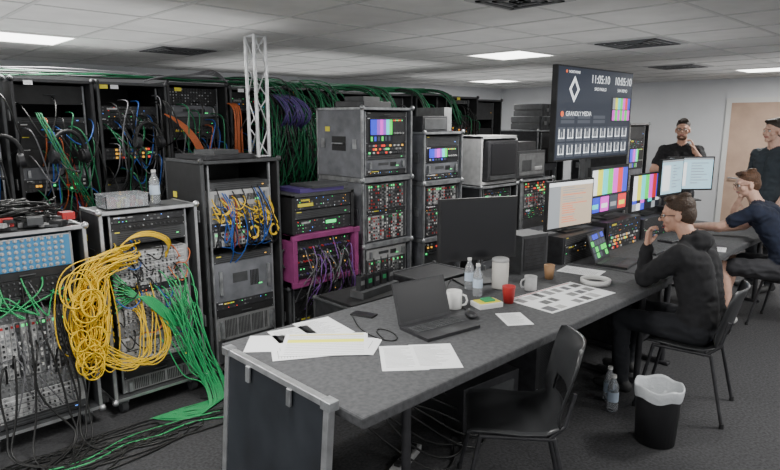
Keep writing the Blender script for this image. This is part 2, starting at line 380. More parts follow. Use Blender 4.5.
# headsets hung on the back rack fronts
def headset(u,v,z,yaw,s=1.0):
    b=MB(TR(u,v,z,yaw)@Matrix.Scale(s,4))
    pts=[(.095*math.cos(t),0,.12*math.sin(t)) for t in [math.pi*i/12 for i in range(13)]]
    b.tube(pts,.012,BLK,8)
    for sx in(-1,1):
        b.cyl((sx*.105,0,-.02),(sx*.075,0,-.025),.042,.045,BLK2,16); b.cyl((sx*.075,0,-.025),(sx*.06,0,-.025),.040,.034,BLK,16)
    b.tube([(-.09,-.02,-.03),(-.07,-.09,-.09),(-.02,-.12,-.11)],.004,BLK,6); b.sph((-.015,-.122,-.112),.012,BLK,8)
    b.cyl((0,.0,.12),(0,.12,.125),.006,.006,ALUD,6)
    return b.obj('headset')
headset(1.40,4.86,1.62,10,1.25); headset(.98,4.86,1.60,-12,1.2); headset(2.0,4.86,1.70,5,1.1)
paths={'g':[], 'o':[], 'b':[], 'k':[], 'r':[], 'y':[], 'w':[], 'p':[]}
def hang(u,z0,z1,dv=.2,sway=.12,v=4.98):
    m=(z0+z1)/2; s=R.uniform(-sway,sway)
    return [(u,v+.1,z0),(u+.02,v-dv*.6,z0+.01),(u+s*.5,v-dv,z0-.12*(z0-z1)),(u+s,v-dv*R.uniform(.4,1),m),(u+s*1.4,v-dv*R.uniform(.3,.9),z1+.1),(u+s*R.uniform(0,2),v+.1,z1)]
for i,u in enumerate(us):
    for k in range(26):
        c=R.choice('kkkkkkkobwbgwrggo') if i<5 else R.choice('kkkggkgb')
        x=u+R.uniform(.06,.48); z=R.uniform(1.2,2.05)
        paths[c].append(hang(x,z,max(.5,z-R.uniform(.25,.9)),R.uniform(.04,.16)))
    for k in range(9):
        x=u+R.uniform(.05,.3); z=R.uniform(1.1,2.0);w=R.uniform(.12,.3); s=R.uniform(.1,.5)
        paths[R.choice('kkkkgwgb')].append([(x,5.1,z),(x,4.93,z-.02),(x+w*.3,4.88,z-s),(x+w*.7,4.88,z-s),(x+w,4.93,z+.03),(x+w,5.1,z+.05)])
for k in range(7): paths['o'].append([(2.2,5.0,1.9),(2.25+k*.012,4.88,1.85),(2.45+k*.008,4.82,1.6),(2.42+k*.012,4.82,1.35),(2.3+k*.01,4.9,1.1)])
for k in range(8): paths['o'].append(hang(2.78+k*.01,2.0,.9,.12,.02))
for k in range(110):
    x=R.uniform(3.1,4.05); z0=R.uniform(2.0,2.26)
    paths['g' if k%3 else 'k'].append([(x+R.uniform(-.2,.2),5.5,z0),(x,5.0,z0+.03),(x+R.uniform(-.1,.1),4.86-R.random()*.1,z0-.15),(x+R.uniform(-.25,.25),4.8-R.random()*.12,R.uniform(1.3,1.9)),(x+R.uniform(-.3,.3),4.8,R.uniform(1.0,1.5)),(x+R.uniform(-.3,.3),5.05,R.uniform(.8,1.3))])
for cx_ in (4.55,4.75,5.3,5.8):      # separate bundles draped over the rack tops
    for k in range(11):
        o=R.uniform(-.05,.05); z0=2.2+R.uniform(-.03,.03)
        paths['g' if k%4 else 'k'].append([(cx_-.25+o,5.4,z0),(cx_-.1+o,4.98,z0+.02),(cx_+o,4.88,z0-.12),(cx_+.08+o,4.86,z0-R.uniform(.3,.5)),(cx_+.2+o,4.92,z0-.4),(cx_+.3+o,5.1,z0-.3)])
for k in range(9):
    z0=2.18+R.uniform(-.01,.04); paths['g'].append([(2.9+j*.55,5.2+R.uniform(-.06,.06),z0+R.uniform(-.01,.03)) for j in range(6)])
for k in range(26):
    x=R.uniform(3.2,3.45); paths['p'].append([(x,5.1,2.1),(x-.05,4.82,2.08),(x+R.uniform(-.08,.12),4.70,1.98),(x+R.uniform(-.08,.12),4.70,1.86),(x+R.uniform(-.05,.1),4.76,1.78),(x,5.05,1.7)])
for k in range(10):
    z0=R.uniform(2.16,2.2); paths[R.choice('kkwkg')].append([(-.1+j*.45,5.1+R.uniform(-.08,.12),z0+R.uniform(-.01,.05)) for j in range(8)])
for k in range(5):
    o=R.uniform(-.03,.03); paths['g'].append([(1.25+o,4.95,1.9),(1.3+o,4.8,1.7+o),(1.38,4.75,1.45+o),(1.5+o,4.8,1.25+o),(1.6+o,4.95,1.1)])
for k in range(4):
    o=k*.02; paths['w'].append([(2.05,5.0,2.16),(2.2+o,4.95,2.22),(2.4+o,4.88,2.2),(2.62,4.9,2.26+o),(2.8,5.0,2.18)])
cab={'g':GRD,'o':ORG,'b':BLU,'k':BKC,'r':REDC,'y':YEL,'w':GYC,'p':PUR}
nm={'g':'green','o':'orange','b':'blue','k':'black','r':'red','y':'yellow','w':'grey','p':'purple'}
for k,p in paths.items():
    if p: cables(nm[k]+'_cable_bundle',p,.0052 if k!='k' else .006,cab[k])
# ------------------------------------------------------------------ yellow / green cables in front
Y=[]
for k in range(34):
    pu=R.uniform(1.24,1.42); pz=R.uniform(.98,1.12); cu=R.gauss(1.04,.042); zb=R.uniform(.30,.8); dv=R.uniform(.0,.06)
    Y.append([(pu,3.72,pz),(pu,3.67,pz-.01),(pu-.07,3.65-dv,pz+R.uniform(-.04,.03)),(cu+.07,3.65-dv,pz-.03),(cu,3.64-dv,pz-.14),(cu-.04+R.uniform(-.03,.03),3.64-dv,(pz+zb)/2),(cu-.03,3.64-dv,zb+.08),(cu+R.uniform(0,.05),3.64-dv,zb),(cu+.08,3.64-dv,zb+.1),(cu+R.uniform(.05,.14),3.66-dv*.5,zb+R.uniform(.2,.35)),(1.22,3.72,R.uniform(.5,.95))])
for k in range(16):
    cu=1.03+R.uniform(-.05,.05); cz=R.uniform(.42,.98); r=R.uniform(.05,.09); v=3.57-R.random()*.03
    Y.append([(cu+r*math.cos(t)*R.uniform(.9,1.1),v+.01*math.sin(3*t),cz+r*1.3*math.sin(t)) for t in [i*math.pi/4+k for i in range(18)]])
for k in range(14):
    pu=R.uniform(1.3,1.5); Y.append([(pu,3.72,R.uniform(.6,.85)),(pu+.02,3.66,.68),(pu+R.uniform(-.05,.12),3.64,.45),(pu-.02,3.63,R.uniform(.28,.42)),(pu-.14,3.63,R.uniform(.3,.38)),(1.1,3.64,R.uniform(.4,.6))])
for k in range(5):
    o=R.uniform(-.02,.02); Y.append([(1.24,3.67,1.0+o),(1.27+o,3.65,1.12),(1.38,3.63,1.19+o),(1.52,3.64,1.16+o),(1.62+o,3.66,1.08+o),(1.58,3.72,1.0+o)])
cables('yellow_cable_bundle',Y,.0038,YEL)
G=[]
for k in range(28):
    pu=R.uniform(1.46,1.75); pz=R.uniform(.45,.95); q=R.uniform(-.08,.08)
    G.append([(pu,3.72,pz),(pu,3.66,pz),(pu+.03,3.64,pz-.08),(1.66+q,3.60,pz-.3),(1.76+q,3.54,.18),(1.78+q,3.47,.02),(1.72+q*1.5,3.42+q,.012),(1.58+q*2,3.44+q,.012),(1.45+R.uniform(-.12,.12),3.54,.012)])
for k in range(10): G.append([(1.24,3.72,.95-k*.03),(1.35,3.66,.8),(1.5,3.64,.6+k*.02),(1.62,3.64,.5),(1.7,3.7,.5+k*.04)])
for k in range(8):
    a=R.uniform(.55,1.0); G.append([(a,3.72,R.uniform(.85,1.0)),(a,3.66,R.uniform(.85,.95)),(a+R.uniform(-.15,.15),3.65,R.uniform(.7,.85)),(a+R.uniform(-.2,.2),3.66,.8),(a+R.uniform(-.2,.2),3.72,.9)])
cables('green_cable_bundle',G,.0043,GRN)
Y=[]
for k in range(26):
    a=R.uniform(1.95,2.36); c=min(2.38,max(1.93,a+R.uniform(-.25,.25))); z=R.uniform(1.2,1.36)
    Y.append([(a,3.74,z),(a,3.66,z),((a+c)/2+R.uniform(-.05,.05),3.62,z-R.uniform(.1,.2)),(c,3.66,z-.05),(c,3.74,R.uniform(1.15,1.34))])
for cu in(2.19,2.35):
    for k in range(6):
        r=.042+R.uniform(-.008,.008); Y.append([(cu+r*math.cos(t),3.64+R.uniform(-.01,.01),1.08+r*1.1*math.sin(t)) for t in [i*math.pi/4 for i in range(10)]])
cables('yellow_patch_cables',Y,.0038,YEL)
B_=[]
for k in range(24):
    a=R.uniform(1.95,2.36); B_.append([(a,3.74,R.uniform(1.15,1.42)),(a,3.64,1.3),(a+R.uniform(-.1,.1),3.62,1.12),(a+R.uniform(-.15,.15),3.64,.95),(a+R.uniform(-.1,.1),3.74,R.uniform(.85,1.2))])
cables('blue_patch_cables',B_[:10],.004,BLU);cables('red_patch_cables',B_[10:12],.004,REDC);cables('black_patch_cables',B_[12:],.0045,BKC)
P_=[]
for k in range(34):
    a=R.uniform(2.58,3.05); P_.append([(a,3.66,R.uniform(.66,.98)),(a,3.58,R.uniform(.7,.95)),(a+R.uniform(-.1,.1),3.56,R.uniform(.55,.8)),(a+R.uniform(-.15,.15),3.58,R.uniform(.4,.7)),(a+R.uniform(-.1,.1),3.74,R.uniform(.25,.5))])
cables('purple_patch_cables',P_[:10],.0040,mat('violet_cable',(.20,.08,.32),.5)); cables('grey_patch_cables',P_[10:20],.0040,GYC); cables('black_patch_cables',P_[20:],.0045,BKC)
# blue / orange / black patching on the near racks
Q_=[]
for k in range(24):
    a=R.uniform(1.26,1.74); z=R.uniform(.5,1.2); c=a+R.uniform(-.18,.18); c=min(1.75,max(1.25,c))
    Q_.append([(a,3.74,z),(a,3.67,z),((a+c)/2,3.65,z-R.uniform(.08,.2)),(c,3.67,z-.04),(c,3.74,z-R.uniform(0,.15))])
cables('blue_patch_cables',Q_[:7],.004,BLU); cables('orange_patch_cables',Q_[7:11],.004,ORG); cables('black_patch_cables',Q_[11:],.0045,BKC)
K=[]
for k in range(9):
    a=R.uniform(.55,1.0); K.append([(a,3.72,R.uniform(.3,.95)),(a,3.64,R.uniform(.4,.8)),(a+R.uniform(-.1,.1),3.62,.4),(a+R.uniform(-.1,.1),3.58,.15),(a+R.uniform(-.2,.2),3.5,.01),(a+R.uniform(-.3,.3),3.3,.01)])
for k in range(14):
    x=R.uniform(.5,1.7);y=R.uniform(3.15,3.55); K.append([(x+.42*math.cos(t*1.1+k)+R.uniform(-.15,.15)+t*.04,y+.13*math.sin(t*1.3)+R.uniform(-.05,.05),.009) for t in range(8)])
K+= [[(1.8,3.75,.3),(1.85,3.62,.2),(1.95,3.5,.01),(2.3,3.42,.01),(2.5,3.5,.01),(2.6,3.75,.02)],[(1.7,3.6,.01),(1.9,3.38,.01),(2.1,3.5,.01),(1.95,3.6,.01),(1.8,3.45,.01)]]
cables('floor_cable_tangle',K,.0058,BKC)
W_=[[(R.uniform(.55,1.05),3.73,R.uniform(.4,1)),(R.uniform(.55,1.05),3.66,R.uniform(.4,.7)),(R.uniform(.55,1.05),3.65,R.uniform(.2,.4)),(R.uniform(.55,1.05),3.72,.2)] for k in range(8)]
cables('grey_cable_tangle',W_,.0036,GYC)
cables('green_floor_cable',[[(.5+j*.2,3.3+R.uniform(-.1,.1)+.05*k,.01) for j in range(7)] for k in range(2)],.005,GRN)
# clutter on rack tops
b=MB()
for k in range(80):
    x=R.uniform(-.28,.26);y=R.uniform(-.2,.2);w=R.uniform(.03,.09);d=R.uniform(.03,.08);h=R.uniform(.012,.05)
    b.M=TR(.8+x,3.95+y,1.255+R.choice([0,0,.02,.04]),R.uniform(0,90)); b.box(-w/2,w/2,-d/2,d/2,0,h,R.choice([DG,BLK2,MG,LG,BLK2,DG,BLK,BLK,DG,MG,BLK,RDP]))
b.obj('adapter_clutter',bevel=.003)
C_=[[(R.uniform(.5,1.05),3.95+R.uniform(-.22,.2),1.28+R.uniform(0,.12)) for j in range(7)] for k in range(26)]
cables('loose_cable_pile',C_,.005,BKC)
CLR=mat('clear_plastic',(.8,.83,.86),.15,trans=.75)
b=MB(TR(1.39,3.86,1.315,0))
b.box(-.13,.13,-.09,.09,0,.004,CLR);b.box(-.13,-.126,-.09,.09,0,.08,CLR);b.box(.126,.13,-.09,.09,0,.08,CLR);b.box(-.13,.13,-.09,-.086,0,.08,CLR);b.box(-.13,.13,.086,.09,0,.08,CLR);b.box(-.135,.135,-.095,.095,.08,.086,CLR)
for k in range(40):
    x=R.uniform(-.12,.1);y=R.uniform(-.08,.06); b.box(x,x+.025,y,y+.02,.006,R.uniform(.02,.07),R.choice([RDP,LG,YLB,DG,WHT,ORG,RDP]))
b.obj('clear_parts_box')
def bottle(u,v,z,s=1,lab=True):
    b=MB(TR(u,v,z)); p=[(0,0),(.03,0),(.032,.01),(.032,.14),(.028,.16),(.014,.19),(.013,.205)]
    b.lathe((0,0,0),[(r*s,h*s) for r,h in p],CLR,16); b.cyl((0,0,.203*s),(0,0,.22*s),.015*s,.015*s,WHT,12)
    if lab: b.lathe((0,0,0),[(.0328*s,.06*s),(.0328*s,.12*s)],mat('bottle_label',(.55,.65,.78),.5),16)
    return b.obj('water_bottle')
bottle(1.6,3.86,1.315)
b=MB(TR(2.14,3.97,1.585,5));b.box(-.24,.15,-.2,.2,0,.03,BLK2);b.box(-.15,.05,-.15,.1,.03,.06,DG);b.obj('rack_lid')
# ------------------------------------------------------------------ truss
b=MB(TR(2.35,3.82,1.59,20)); h=CE-.02-1.59; s=.062
pts=[(-s,-s),(s,-s),(0,s)]
for x,y in pts: b.cyl((x,y,0),(x,y,h),.013,.013,ALU,10)
n=4
for i in range(3):
    a=pts[i];c=pts[(i+1)%3]
    for k in range(n):
        z0=h*k/n;z1=h*(k+1)/n
        if k%2: a2,c2=c,a
        else: a2,c2=a,c
        b.cyl((a2[0],a2[1],z0),(c2[0],c2[1],z1),.005,.005,ALU,6)
for z in(.0,h-.01):
    for i in range(3): b.cyl((*pts[i],z+.005),(*pts[(i+1)%3],z+.005),.006,.006,ALU,6)
b.obj('lighting_truss')
# ------------------------------------------------------------------ desks
FELT=mat('felt_top',(.068,.069,.073),.85,noise=.25,nscale=45,bump=.15)
def desk(u0,u1,v0,v1,name='work_desk'):
    b=MB(); b.box(u0,u1,v0,v1,.71,.76,FELT)
    b.box(u0+.03,u1-.03,v1-.06,v1-.04,.2,.71,BLK)
    for x in(u0+.35,u1-.12):
        for y in(v0+.12,v1-.12): b.cyl((x,y,0),(x,y,.71),.022,.022,BLK2,10)
        b.box(x-.02,x+.02,v0+.1,v1-.1,.67,.71,BLK2); b.box(x-.03,x+.03,v0+.06,v1-.06,0,.03,BLK2)
    for y in(v0+.08,v1-.1): b.box(u0+.3,u1-.1,y,y+.04,.68,.71,BLK2)
    return b.obj(name,bevel=.012)
desk(1.36,4.18,1.55,2.62)
desk(4.20,7.0,1.57,2.66)
b=MB()
def lidquad(u_top,u_bot,z0,z1,v0,v1,th,m,off=0.):
    b.add([(u_bot+off,v0,z0),(u_bot+off,v1,z0),(u_top+off,v1,z1),(u_top+off,v0,z1),(u_bot+off+th,v0,z0),(u_bot+off+th,v1,z0),(u_top+off+th,v1,z1),(u_top+off+th,v0,z1)],
      [(0,3,2,1),(4,5,6,7),(0,1,5,4),(1,2,6,5),(2,3,7,6),(3,0,4,7)],m)
ub,ut=1.25,1.315
PANEL=mat('lid_panel',(.026,.030,.037),.4,noise=.3,nscale=5)
def uu(z): return ub+(ut-ub)*z/.79
L0,L1=1.70,2.47
lidquad(ut,ub,0.0,.78,L0,L1,.02,PANEL)
for (a,c) in((L0-.01,L0+.022),(L1-.022,L1+.01)): lidquad(uu(.79),uu(0),0,.79,a,c,.035,ALU,-.008)
lidquad(uu(.79),uu(.762),.762,.79,L0-.01,L1+.01,.036,ALU,-.009); lidquad(uu(.04),uu(0),0,.04,L0-.01,L1+.01,.036,ALU,-.009)
for v in(1.93,2.25): lidquad(uu(.77),uu(.71),.69,.765,v,v+.03,.012,ALUD,-.018)
for v in(L0+.005,L1-.005):
    for z in(.02,.775): b.box(uu(z)-.016,uu(z)+.034,v-.03,v+.03,z-.02,z+.02,ALUD)
b.obj('flight_case_lid',bevel=.003)
# ------------------------------------------------------------------ desk items
Z=.7605
def sheet(b,u,v,yaw,w=.21,h=.297,z=0,kind='text'):
    M=TR(u,v,Z+z,yaw); b.M=M; b.box(-w/2,w/2,-h/2,h/2,0,.0008,PAP)
    if kind=='text':
        for k in range(18):
            y=h/2-.03-k*.0135
            if y<-h/2+.02: break
            b.box(-w/2+.02,-w/2+.02+R.uniform(.08,w-.04),y,y+.002,.0009,.0012,MG)
b=MB()
for q in [(1.60,2.36,30,0,'text'),(1.68,2.42,-15,.001,'text'),(1.60,2.26,60,.002,'text'),(1.86,2.44,-10,.001,'text'),(1.80,2.16,35,.002,'text'),(1.56,2.42,50,.001,'blank')]: sheet(b,q[0],q[1],q[2],.22,.30,q[3],q[4])
b.M=TR(1.72,2.24,Z+.004,-45+4); b.box(-.21,.21,-.15,.15,0,.0015,PAP)
b.box(-.19,.19,0.02,.06,.0016,.0022,YHL);b.box(-.19,.19,.12,.135,.0016,.0022,mat('soft_yellow',(.8,.72,.3),.8))
for k in range(12): b.box(-.19,.19,-.13+k*.022,-.129+k*.022,.0016,.002,MG)
b.obj('loose_papers')
b=MB(); sheet(b,1.88,1.86,-40,.21,.297,0,'text'); sheet(b,2.0,1.77,-38,.21,.297,.001,'text'); b.obj('loose_papers')
b=MB(); sheet(b,2.72,1.82,-35,.15,.21,0,'text'); b.obj('paper_note')
b=MB(TR(3.3,1.86,Z,-5)); b.box(-.33,.33,-.17,.17,0,.003,PAP)
for i in range(7):
    for j in range(3):
        if R.random()<.85: b.box(-.31+i*.09,-.31+i*.09+R.uniform(.05,.075),-.15+j*.105,-.15+j*.105+R.uniform(.05,.085),.003,.0035,R.choice([INK,DG,MG,INK,LG]))
b.box(-.31,.3,.155,.162,.003,.0035,RDP); b.obj('newspaper')
b=MB(); sheet(b,3.98,2.1,10,.21,.297,0,'text');sheet(b,4.6,1.75,-20,.21,.297,.001,'text');sheet(b,5.5,1.75,15,.21,.297,0,'text');b.obj('loose_papers')
def mug(u,v,m,s=1,name='coffee_mug',yaw=0):
    b=MB(TR(u,v,Z,yaw)); r=.041*s;h=.095*s
    b.lathe((0,0,0),[(0,.001),(r*.95,.001),(r,.008),(r,h),(r-.004,h),(r-.004,.01),(0,.008)],m,20)
    b.disc((0,0,h*.75),r-.004,mat('coffee',(.05,.025,.012),.2),20)
    b.tube([(r,0,h*.2),(r+.022,0,h*.28),(r+.03,0,h*.5),(r+.022,0,h*.75),(r,0,h*.82)],.006,m); return b.obj(name)
mug(2.63,2.18,WHT,1.12,yaw=-60); mug(3.28,2.08,LG,1.0,yaw=150)
b=MB(TR(3.18,2.25,Z)); TM=mat('cream_enamel',(.62,.60,.56),.4)
b.lathe((0,0,0),[(0,.001),(.050,.001),(.053,.01),(.055,.17),(.052,.18)],TM,24); b.lathe((0,0,0),[(.053,.18),(.055,.185),(.055,.2),(.045,.205),(0,.206)],LG,24)
b.tube([(.054,0,.05),(.085,0,.06),(.087,0,.13),(.054,0,.15)],.007,LG); b.obj('travel_mug')
bottle(2.93,2.24,Z,.95);bottle(3.02,2.38,Z,.95)
b=MB(TR(2.95,2.02,Z)); b.lathe((0,0,0),[(0,.001),(.03,.001),(.04,.1),(.041,.105),(.037,.104),(.028,.006),(0,.005)],RDP,20); b.obj('red_plastic_cup')
b=MB(TR(3.62,2.15,Z)); b.lathe((0,0,0),[(0,.001),(.028,.001),(.038,.1),(.034,.1),(.026,.006),(0,.005)],mat('kraft_cup',(.35,.2,.1),.6),20); b.obj('paper_cup')
b=MB(TR(2.8,2.07,Z,-20)); b.box(-.08,.08,-.055,.055,0,.03,WHT);b.box(-.07,.07,-.045,.045,.03,.034,YLB);b.box(-.03,.04,-.03,.03,.034,.045,GNP); b.obj('sticky_note_box',bevel=.003)
b=MB(TR(3.75,1.87,Z))
b.lathe((0,0,0),[(.085,.002),(.1,.0),(.1,.03),(.085,.032),(.08,.02),(.085,.002)],WHT,28); b.obj('tape_roll')
b=MB(TR(2.56,2.0,Z+.001,-30)); b.sph((0,0,.02),(.032,.056,.020),BLK2,16); b.cyl((-.003,.03,.038),(.003,.03,.038),.006,.006,MG,8); b.obj('computer_mouse')
b=MB(TR(2.16,2.45,Z,20)); b.box(-.035,.035,-.07,.07,0,.009,BLK);b.box(-.031,.031,-.064,.064,.009,.0095,SOFF); b.obj('mobile_phone',bevel=.003)
cables('headset_cable',[[(1.98,2.1,Z+.004),(2.03,2.25,Z+.004),(2.1,2.2,Z+.004),(2.05,2.05,Z+.004),(1.98,2.02,Z+.004),(1.95,2.15,Z+.004),(2.0,2.35,Z+.004),(2.2,2.62,Z+.004),(2.3,2.7,.6)],[(2.4,2.2,Z+.004),(2.6,2.35,Z+.004),(2.75,2.3,Z+.004),(2.9,2.5,Z+.004),(3.1,2.6,Z+.004)],[(2.6,2.04,Z+.004),(2.7,2.15,Z+.004),(2.75,2.4,Z+.004),(2.9,2.6,Z+.004)]],.0035,BKC)
def laptop(u,v,yaw,content,w=.34,d=.235,ang=20):
    b=MB(TR(u,v,Z,yaw)); b.box(-w/2,w/2,-d/2,d/2,.002,.018,BLK2)
    for j in range(5):
        for i in range(14):
            b.box(-w*.45+i*w*.9/14,-w*.45+(i+.8)*w*.9/14,-.02+j*.02,-.005+j*.02,.018,.0205,DG)
    b.box(-.05,.05,-d*.45,-d*.2,.018,.0185,DG)
    M=b.M@Matrix.Translation((0,d/2,.018))@Matrix.Rotation(math.radians(-ang),4,'X'); b.M=M
    hh=d*.96; b.box(-w/2,w/2,0,.008,0,hh,BLK2); 
    if content=='off': b.box(-w/2+.012,w/2-.012,-.001,0,.015,hh-.012,SOFF)
    else:
        b.box(-w/2+.012,w/2-.012,-.001,0,.015,hh-.012,SK); x0=-w/2+.02
        for i in range(5):
            for j in range(4): b.box(x0+i*.06,x0+i*.06+.052,-.0015,-.001,.025+j*.048,.063+j*.048,R.choice([SK,SGY2,SGY2,SGY,SGY2,SG,SB,SGY2]))
    return b.obj('laptop',bevel=.003)
laptop(2.3,2.0,-8,'off',.36,.235,18)
laptop(4.40,2.02,8,'grid')
def keyboard(u,v,yaw):
    b=MB(TR(u,v,Z,yaw)); b.box(-.22,.22,-.07,.07,0,.018,BLK2)
    for j in range(5):
        for i in range(20): b.box(-.21+i*.021,-.21+i*.021+.017,-.055+j*.023,-.037+j*.023,.018,.023,DG)
    b.obj('keyboard',bevel=.003)
keyboard(5.1,2.0,0);keyboard(5.7,2.08,-5);keyboard(6.45,2.16,6)
def console(u0,u1,v,z0,z1,units):
    b=MB(TR((u0+u1)/2,v,z0)); w=(u1-u0)/2; b.box(-w,w,.0,.3,0,z1-z0,BLK2); 
    z=z1-z0; n=len(units)
    for i,k in enumerate(units): unit(b,-w+.02,w-.02,-.005,z*(n-1-i)/n,z*(n-i)/n,k,.12)
    b.obj('desk_console')
console(4.05,4.7,2.3,Z,.97,['vent','led','vent']); console(4.75,5.4,2.3,Z,1.0,['led','btn']); console(5.45,6.05,2.3,Z,.95,['vent','led']);console(6.1,6.9,2.35,Z,1.0,['vent','btn'])
# ------------------------------------------------------------------ monitors
def monitor(u,v,zc,w,h,yaw,content,zb=Z,name='computer_monitor',fr=BLK):
    b=MB(TR(u,v,0,yaw)); z0=zc-h/2;z1=zc+h/2
    b.box(-w/2,w/2,0,.03,z0,z1,fr); b.box(-w*.3,w*.3,.03,.06,z0+h*.2,z1-h*.2,fr)
    b.box(-.025,.025,.05,.075,zb+.01,zc,fr); b.box(-.12,.12,-.05,.14,zb,zb+.012,fr)
    x0,x1=-w/2+.014,w/2-.014; a,c=z0+.018,z1-.014; y=-.001
    W=x1-x0;Hh=c-a
    if content=='off': b.box(x0,x1,y,0,a,c,SOFF)
    elif content=='bars': bars(b,x0,x1,a,c,0)
    elif content=='multi':
        b.box(x0,x1,y,0,a,c,SK)
        bars(b,x0+W*.02,x0+W*.98,a+Hh*.42,c-Hh*.03,y,False)
        for i in range(4):
            xx=x0+W*(.02+i*.245); b.box(xx,xx+W*.225,y-.001,y,a+Hh*.04,a+Hh*.37,[SB,SM,SGY2,SR][i]); b.box(xx+W*.03,xx+W*.19,y-.002,y-.001,a+Hh*.12,a+Hh*.22,[SCY,SW,SGY,SY][i])
    elif content=='web':
        b.box(x0,x1,y,0,a,c,SBE); b.box(x0,x1,y-.001,y,c-.03,c,SW); b.box(x0,x0+W*.25,y-.001,y,a,c-.03,SGY)
        for k in range(16): b.box(x0+W*.3,x0+W*R.uniform(.5,.95),y-.001,y,c-.05-k*.018,c-.045-k*.018,R.choice([SGY,SW,SGY,SORG]))
    elif content=='blue':
        b.box(x0,x1,y,0,a,c,SLB); b.box(x0,x1,y-.001,y,c-.02,c,SGY); b.box(x0+.02,x0+W*.4,y-.001,y,a+.03,c-.05,SW)
        for k in range(8): b.box(x0+W*.5,x0+W*R.uniform(.6,.95),y-.001,y,c-.06-k*.03,c-.05-k*.03,SGY)
    b.obj(name,bevel=.004)
monitor(3.16,2.42,1.135,.58,.42,-24,'off')
monitor(4.35,2.42,1.19,.60,.39,-6,'web',.972)
monitor(5.0,2.42,1.25,.70,.42,0,'multi',1.002)
monitor(5.77,2.42,1.17,.62,.36,0,'bars',.952)
monitor(6.1,2.32,1.3,.46,.36,-4,'blue',1.002)
monitor(6.75,2.38,1.29,.52,.36,-38,'blue',1.002)
b=MB(TR(3.72,2.42,Z,-12)); b.box(-.13,.13,-.1,.1,0,.28,DG); b.box(-.11,.11,-.104,-.1,.02,.26,BLK2)
for k in range(7): b.box(-.09,.09,-.107,-.104,.05+k*.026,.056+k*.026,BLK)
b.obj('desk_interface_unit',bevel=.01)
# ------------------------------------------------------------------ TV multiviewer
tv=empty('multiview_screen',(5.09,2.66,0)); bpy.context.view_layer.update()
u0,u1,z0,z1=4.42,5.78,1.51,2.29; y=2.64
b=MB(); b.box(u0,u1,y,y+.05,z0,z1,BLK); b.box(u0+.012,u1-.012,y-.001,y,z0+.014,z1-.012,SNV)
b.box(5.05,5.15,y+.05,y+.1,.0,2.0,DG); b.box(4.7,5.5,y+.03,y+.4,0,.03,DG); b.box(4.8,5.4,y+.05,y+.08,1.8,2.0,DG)
W=u1-u0;Hh=z1-z0
def q(a,c,d,e,m,o=.002): b.box(u0+W*a,u0+W*c,y-o,y-o+.001,z0+Hh*d,z0+Hh*e,m)
for r,(za,zb) in enumerate([(.04,.19),(.21,.36)]):
    for i in range(9):
        xa=.03+i*.105; q(xa,xa+.09,za,zb,SGY2)
        q(xa+.012,xa+.078,za+.03,za+.04,SW,.003);q(xa+.012,xa+.022,za+.03,zb-.02,SW,.003);q(xa+.068,xa+.078,za+.03,zb-.02,SW,.003);q(xa+.04,xa+.05,za+.03,zb-.05,SGY,.003)
q(.70,.985,.42,.70,SK)
for i,c in enumerate([SGY,SY,SCY,SG,SM,SR,SB]): q(.72+i*.036,.72+(i+1)*.036,.56,.69,c,.003)
for i,c in enumerate([SM,SG,SM,SG,SM,SG,SM]): q(.72+i*.036,.72+(i+1)*.036,.43,.55,c,.003)
for i in range(3):
    for j in range(2): q(.06+i*.2,.22+i*.2,.40+j*.05,.435+j*.05,SGY2)
cx=u0+W*.2; cz=z0+Hh*.76
b.add([(cx-.085,y-.003,cz),(cx,y-.003,cz-.11),(cx+.085,y-.003,cz),(cx,y-.003,cz+.11)],[(0,1,2,3)],SW)
b.add([(cx-.05,y-.0035,cz),(cx,y-.0035,cz-.065),(cx+.05,y-.0035,cz),(cx,y-.0035,cz+.065)],[(0,1,2,3)],SNV)
b.cyl((u0+W*.07,y-.002,z0+Hh*.50),(u0+W*.07,y-.004,z0+Hh*.50),.022,.022,SORG,16)
b.cyl((u0+W*.1,y-.002,z0+Hh*.94),(u0+W*.1,y-.004,z0+Hh*.94),.012,.012,SORG,12)
b.obj('screen_panel',tv)
bpy.data.objects['screen_panel'].matrix_parent_inverse=tv.matrix_world.inverted()
def tt(s,a,d,size,m,n,al='LEFT'): text(s,Matrix.Translation((u0+W*a,y-.0045,z0+Hh*d)),size,m,tv,n,al)
tt('11:05:10',.40,.84,.100,SW,'clock_text_a'); tt('10:05:10',.72,.84,.100,SW,'clock_text_b')
tt('SAO PAULO',.45,.76,.040,SW,'city_text_a'); tt('SAN REMO',.77,.76,.040,SW,'city_text_b')
tt('GRANDLY MEDIA',.11,.48,.055,SW,'company_text'); tt('NORTHVINE',.125,.925,.032,SW,'header_text')
